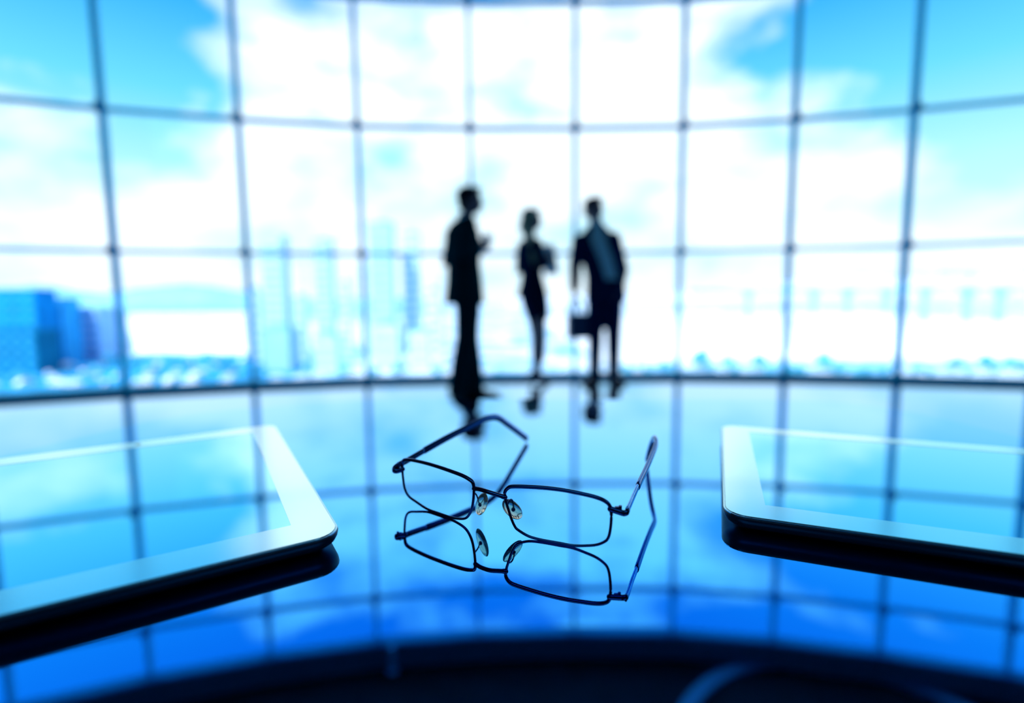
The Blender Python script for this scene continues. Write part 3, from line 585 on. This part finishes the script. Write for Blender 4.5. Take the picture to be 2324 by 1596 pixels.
# towers, haze put into their pale facade colours
def mtone(k): return mat('facade_%d' % k, [(.40, .62, .92), (.52, .70, .95), (.60, .76, .98), (.30, .54, .86), (.68, .82, 1.0)][k], .8, noise=.08, scale=.2, spec=.1)
FAC = [mtone(k) for k in range(5)]; M_win = mat('far_windows', (.30, .54, .86), .5, spec=.3); M_roof = mat('far_roof', (.20, .50, .75), .8)
def tower(px0, px1, ptop, Y, k, label, taper=0.0, floors=None, cat='building', slant=0):
    x0, x1 = far(px0, Y), far(px1, Y); w = x1-x0; h = hgt(ptop, Y)-GZ; d = w*.9
    t_ = empty('tower', ((x0+x1)/2, Y, GZ), label, cat)
    bm = bmesh.new(); vs = box(bm, (0, 0, h/2), (w, d, h))
    if taper or slant:
        for v in bm.verts:
            if v.co.z > h*.9: v.co.x *= 1+taper; v.co.z += slant*(v.co.x/w)
            else: v.co.x *= 1-taper*.2
    obj('facade', bm, FAC[k], t_)
    if not slant:
        bm = bmesh.new(); box(bm, (0, 0, h+.6), (w*(1+taper)*1.03, d*1.03, 1.2)); obj('roof', bm, M_roof, t_)
        bm = bmesh.new(); box(bm, (w*.12, 0, h+2.2), (w*.35, d*.4, 2.4)); obj('roof_house', bm, M_roof, t_)
    n = floors or max(3, int(h/7)); bm = bmesh.new()
    for i in range(n):
        z = h*(i+.6)/(n+.6); box(bm, (0, -d/2-.05, z), (w*.84, .3, h/(n+.6)*.42))
    obj('window_band', bm, M_win, t_)['kind'] = 'stuff'
    return t_
for a in [(614, 660, 540, 420, 1, 'pale tower with a slanted top, leftmost of the tall ones', 0, None, 'building', 7), (727, 764, 545, 440, 1, 'pale flat-topped tower in the middle of the skyline, right of the slanted one'),
          (853, 899, 508, 400, 0, 'tallest tower, widening to its top, left of the standing people', .12), (922, 958, 533, 430, 2, 'light tower close right of the tallest tower', 0)]:
    tower(*a)
for px, w_, top, Y, k, lb in ((585, 22, 655, 360, 2, 'narrow low block at the foot of the slanted tower, on its left'), (688, 26, 672, 350, 1, 'short block between the slanted tower and the flat-topped tower'),
        (790, 18, 640, 380, 2, 'slim pale block right of the flat-topped tower'), (832, 14, 600, 390, 4, 'very slim white block just left of the tallest tower'), (985, 30, 660, 370, 4, 'low white block at the right end of the skyline'),
        (640, 60, 742, 310, 3, 'low wide blue block in front of the slanted tower'), (745, 50, 760, 300, 1, 'low wide block in front of the flat-topped tower'), (880, 60, 735, 310, 1, 'low wide block in front of the tallest tower'), (955, 44, 752, 305, 2, 'low pale block in front of the light tower')):
    tower(px-w_/2, px+w_/2, top, Y, k, lb)
# masts
for px, top in ((700, 585), (812, 600), (1002, 610)):
    Y = 360; h = hgt(top, Y)-GZ; bm = bmesh.new(); tube(bm, [(0, 0, 0), (0, 0, h)], [1.1, .5], 8, upv=V(0, 1, 0)); box(bm, (0, 0, h*.85), (5, .6, .6))
    tag(obj('mast', bm, FAC[0], None, loc=(far(px, Y), Y, GZ)), {700: 'thin mast between the first two tall towers', 812: 'thin mast left of the tallest tower', 1002: 'thin mast nearest to the person on the left'}[px], 'mast')
# left block of dark blue buildings
M_dk = mat('blue_block', (.0, .26, .62), .8, noise=.25, scale=.08, spec=.1); M_wd = mat('dull_windows', (.04, .36, .72), .5, spec=.1); M_tl = mat('teal_block', (.0, .16, .30), .8, noise=.2, scale=.1, spec=.1); M_md = mat('mid_blue_block', (.04, .42, .78), .8, noise=.15, scale=.08, spec=.1)
def block(px0, px1, ptop, pbot, Y, m, label, name='office_block'):
    x0, x1 = far(px0, Y), far(px1, Y); z1 = hgt(ptop, Y); z0 = GZ; w = x1-x0; h = z1-z0; t_ = empty(name, ((x0+x1)/2, Y, z0), label, 'building')
    bm = bmesh.new(); box(bm, (0, 8, h/2), (w, 16, h)); obj('facade', bm, m, t_)
    bm = bmesh.new(); box(bm, (0, 8, h+.5), (w*1.04, 17, 1)); obj('roof', bm, m, t_)
    bm = bmesh.new(); n = max(2, int(w/7)); fl = max(3, int(h/6))
    for i in range(n):
        for j in range(fl): box(bm, (-w/2+w*(i+.5)/n, -.1, h*(j+.55)/fl), (w/n*.55, .4, h/fl*.45))
    obj('window_grid', bm, M_wd, t_)['kind'] = 'stuff'
block(-160, 92, 648, 0, 330, M_dk, 'dark blue office block at the left edge'); block(92, 148, 668, 0, 354, M_md, 'mid-blue block right of the dark block at the left edge')
block(152, 228, 690, 0, 376, FAC[0], 'pale blue block, third from the left edge'); block(-200, 84, 742, 0, 300, M_tl, 'low dark teal block in the lower left corner of the view')
block(236, 262, 700, 0, 400, FAC[1], 'small pale block beside the first upright on the left')
# viaduct on the right
vd = empty('viaduct', (far(2000, 420), 420, GZ), 'long pale viaduct on slender piers at the right', 'bridge'); ox = far(2000, 420)
M_via = mat('viaduct_concrete', (.34, .66, .88), .9, noise=.05, scale=.1, spec=.1)
zd0, zd1 = hgt(671, 420)-GZ, hgt(660, 420)-GZ
bm = bmesh.new(); box(bm, (30, 0, (zd0+zd1)/2), (far(2700, 420)-far(1672, 420), 9, zd1-zd0)); obj('deck', bm, M_via, vd)
for px in (1695, 1842, 1918, 2006, 2092, 2188, 2262, 2350, 2440):
    w = 2.4 if px < 2150 else 4.5; bm = bmesh.new(); box(bm, (far(px, 420)-ox, 0, zd0/2), (w, 4, zd0)); h_ = 4; box(bm, (far(px, 420)-ox, 0, zd0-1.2), (w*2.6, 5, 2.4)); obj('pier', bm, M_via, vd)
up_ = empty('upper_road', (far(2300, 500), 500, GZ), 'raised road deck above and behind the viaduct at the far right', 'bridge')
zz = hgt(628, 500)-GZ; bm = bmesh.new(); box(bm, (20, 0, zz), (far(2560, 500)-far(2125, 500), 10, 2.6)); obj('deck', bm, M_via, up_)
for px in (2190, 2330, 2480): bm = bmesh.new(); box(bm, (far(px, 500)-far(2300, 500), 0, zz/2), (1.4, 3, zz)); obj('pier', bm, FAC[4], up_)
# white sheds in front of the viaduct
M_white = mat('white_shed', (.90, .95, .98), .8, noise=.03, scale=.1, spec=.1)
for px0, px1, top, Y, lb in ((1440, 1640, 716, 380, 'low white shed right of the person with the briefcase'), (1655, 1790, 735, 390, 'low white shed under the left end of the viaduct'), (1815, 2030, 722, 385, 'wide white shed in the middle under the viaduct'), (2050, 2330, 745, 380, 'white shed at the right edge under the viaduct'), (290, 560, 704, 450, 'long white shed below the hill at the left'), (180, 246, 716, 430, 'small bright shed left of the first upright')):
    x0, x1 = far(px0, Y), far(px1, Y); w = x1-x0; h = hgt(top, Y)-GZ; t_ = empty('shed', ((x0+x1)/2, Y, GZ), lb, 'building')
    bm = bmesh.new(); box(bm, (0, 10, h*.46), (w, 20, h*.92)); obj('wall_panel', bm, M_white, t_)
    bm = bmesh.new(); v_ = [(-w/2-1, 0), (w/2+1, 0)]
    ring_loft(bm, [[(sx, -1, h*.92), (sx, 10, h), (sx, 21, h*.92), (sx, 10, h*.9)] for sx in (-w/2-1, w/2+1)]); obj('roof', bm, M_white, t_)
    bm = bmesh.new(); box(bm, (w*.1, -.2, h*.80), (w*.18, .5, h*.05)); obj('window', bm, FAC[1], t_)
# trees
M_leaf = [mat('leaf_a', (.05, .34, .50), .9, noise=.4, scale=.6, spec=.1), mat('leaf_b', (.12, .50, .70), .9, noise=.4, scale=.6, spec=.1)]
M_trunk = mat('trunk', (.10, .18, .22), .9)
def tree_mesh(seed):
    r = random.Random(seed); bm = bmesh.new()
    for k in range(9):
        a = r.uniform(0, TAU); q = r.uniform(0, 1.5); ell(bm, (math.cos(a)*q, math.sin(a)*q, r.uniform(2.2, 4.6)), (r.uniform(1.1, 1.8),)*2+(r.uniform(.9, 1.4),), None, 2)
    for v in bm.verts: v.co += v.co.normalized()*r.uniform(-.16, .16)
    c = bpy.data.meshes.new('crown'); bm.to_mesh(c); bm.free()
    bm = bmesh.new(); tube(bm, [(0, 0, 0), (.1, 0, 1.6), (0, .05, 3.4)], [.28, .2, .1], 8, upv=V(0, 1, 0)); tk = bpy.data.meshes.new('trunk'); bm.to_mesh(tk); bm.free(); tk.materials.append(M_trunk)
    return c, tk
TM = [tree_mesh(k) for k in range(3)]
ORD = 'first second third fourth fifth sixth seventh eighth ninth tenth eleventh twelfth thirteenth fourteenth fifteenth sixteenth seventeenth eighteenth nineteenth twentieth twenty-first twenty-second twenty-third twenty-fourth twenty-fifth twenty-sixth twenty-seventh twenty-eighth twenty-ninth thirtieth thirty-first thirty-second'.split()
def tree(x, y, s, mi, label, group):
    t_ = empty('tree', (x, y, GZ), label, 'tree', group); c, tk = TM[mi % 3]
    if not c.materials: c.materials.append(M_leaf[mi % 2])
    for me, nm in ((c, 'crown'), (tk, 'trunk')):
        o = bpy.data.objects.new(nm, me); COLL.objects.link(o); o.parent = t_
    t_.scale = (s, s, s); t_.rotation_euler.z = random.uniform(0, TAU); return t_
k = 0
TR = sorted([(1425, 268, 1.2), (1448, 292, 1.1), (1470, 272, 1.0), (1512, 285, 1.2), (1530, 266, .9), (1587, 300, 2.2), (1612, 285, 1.1), (1655, 290, 1.6), (1672, 266, 1.1), (1727, 292, 1.6), (1745, 268, 1.0), (1800, 262, 1.3), (1822, 266, 1.1),
                 (1868, 288, 1.9), (1892, 270, 1.1), (1910, 262, 1.2), (1946, 256, .9), (1968, 258, 1.0), (2012, 262, .9), (2086, 262, 1.3), (2110, 258, 1.0), (2170, 270, 1.5), (2200, 262, 1.2), (2235, 276, 1.7), (2262, 262, 1.1), (2300, 268, 1.6), (2330, 262, 1.3), (1130, 264, .9), (1168, 262, .8), (1290, 262, .9)])
for i, (px, Y, s) in enumerate(TR):
    tree(far(px, Y), Y, s, k, '%s bluish tree from the left in the blurred row on the right' % ORD[i], 'trees along the square on the right'); k += 1
TR = sorted([(255, 330, 1.8), (300, 330, 1.5), (340, 300, 1.4), (420, 310, 1.2), (500, 320, 1.8), (520, 300, 1.5), (545, 290, 1.3), (385, 345, 1.2), (590, 284, 1.2), (40, 262, 1.2), (215, 290, 1.2), (470, 350, 1.6), (700, 280, 1.2), (780, 276, 1.3), (845, 272, 1.2), (900, 282, 1.1), (990, 272, 1.0)])
for i, (px, Y, s) in enumerate(TR):
    tree(far(px, Y), Y, s, k, '%s bluish tree from the left among the parked cars' % ORD[i], 'trees among the parked cars on the left'); k += 1
# vehicles: white vans and cars that the lens turns into bright discs
M_carw = mat('white_car', (.95, .97, 1.0), .3, spec=.4); M_cg = mat('car_glass', (.05, .25, .4), .2); M_tyre = mat('tyre', (.02, .03, .05), .8)
bm = bmesh.new(); prof = [(-2.3, .4), (-2.3, 1.0), (-1.9, 1.1), (-1.3, 1.75), (.7, 1.75), (1.3, 1.15), (2.2, 1.0), (2.35, .4)]
ring_loft(bm, [[(x, y, z) for x, z in prof] for y in (-.85, .85)]); bmesh.ops.recalc_face_normals(bm, faces=bm.faces); ME_car = bpy.data.meshes.new('car_body'); bm.to_mesh(ME_car); bm.free(); ME_car.materials.append(M_carw)
bm = bmesh.new(); tube(bm, [(0, -.1, .35), (0, .1, .35)], .35, 12)
ME_wh = bpy.data.meshes.new('wheel'); bm.to_mesh(ME_wh); bm.free(); ME_wh.materials.append(M_tyre)
bm = bmesh.new(); box(bm, (-.3, 0, 1.42), (1.7, 1.74, .38)); ME_gl = bpy.data.meshes.new('glass'); bm.to_mesh(ME_gl); bm.free(); ME_gl.materials.append(M_cg)
def car(x, y, s, rz, label, group):
    t_ = empty('car', (x, y, GZ+.15), label, 'car', group, rz)
    for me, nm, lc in ((ME_car, 'car_body', (0, 0, 0)), (ME_gl, 'side_windows', (0, 0, 0)), (ME_wh, 'wheel', (-1.4, -.8, 0)), (ME_wh, 'wheel', (-1.4, .8, 0)), (ME_wh, 'wheel', (1.45, -.8, 0)), (ME_wh, 'wheel', (1.45, .8, 0))):
        o = bpy.data.objects.new(nm, me); COLL.objects.link(o); o.parent = t_; o.location = lc
    t_.scale = (s, s, s)
rc_ = random.Random(3)
ROWN = ['nearest', 'second', 'middle', 'fourth', 'farthest']
for j, Y in enumerate((258, 282, 306, 334, 365)):
    n = 0
    for i in range(9):
        px = -20+i*66+rc_.uniform(-16, 16)+j*13; x = far(px, Y)
        if j > 0 and px < 110 or j == 4 and px < 240: continue
        car(x, Y+rc_.uniform(-4, 4), rc_.choice((1, 1, 1.3, 1.9)), rc_.uniform(-.3, .3)+(1.57 if rc_.random() < .3 else 0), '%s white car from the left in the %s row of the car park' % (ORD[n], ROWN[j]), 'white cars on the car park'); n += 1
for n, (px, Y) in enumerate(sorted(((690, 262), (700, 300), (655, 256), (850, 262), (862, 280), (796, 286), (1000, 262), (930, 266), (625, 270), (722, 270)))):
    car(far(px, Y), Y, 1.5, rc_.uniform(-.4, .4), '%s white car from the left below the far towers' % ORD[n], 'white cars below the towers')
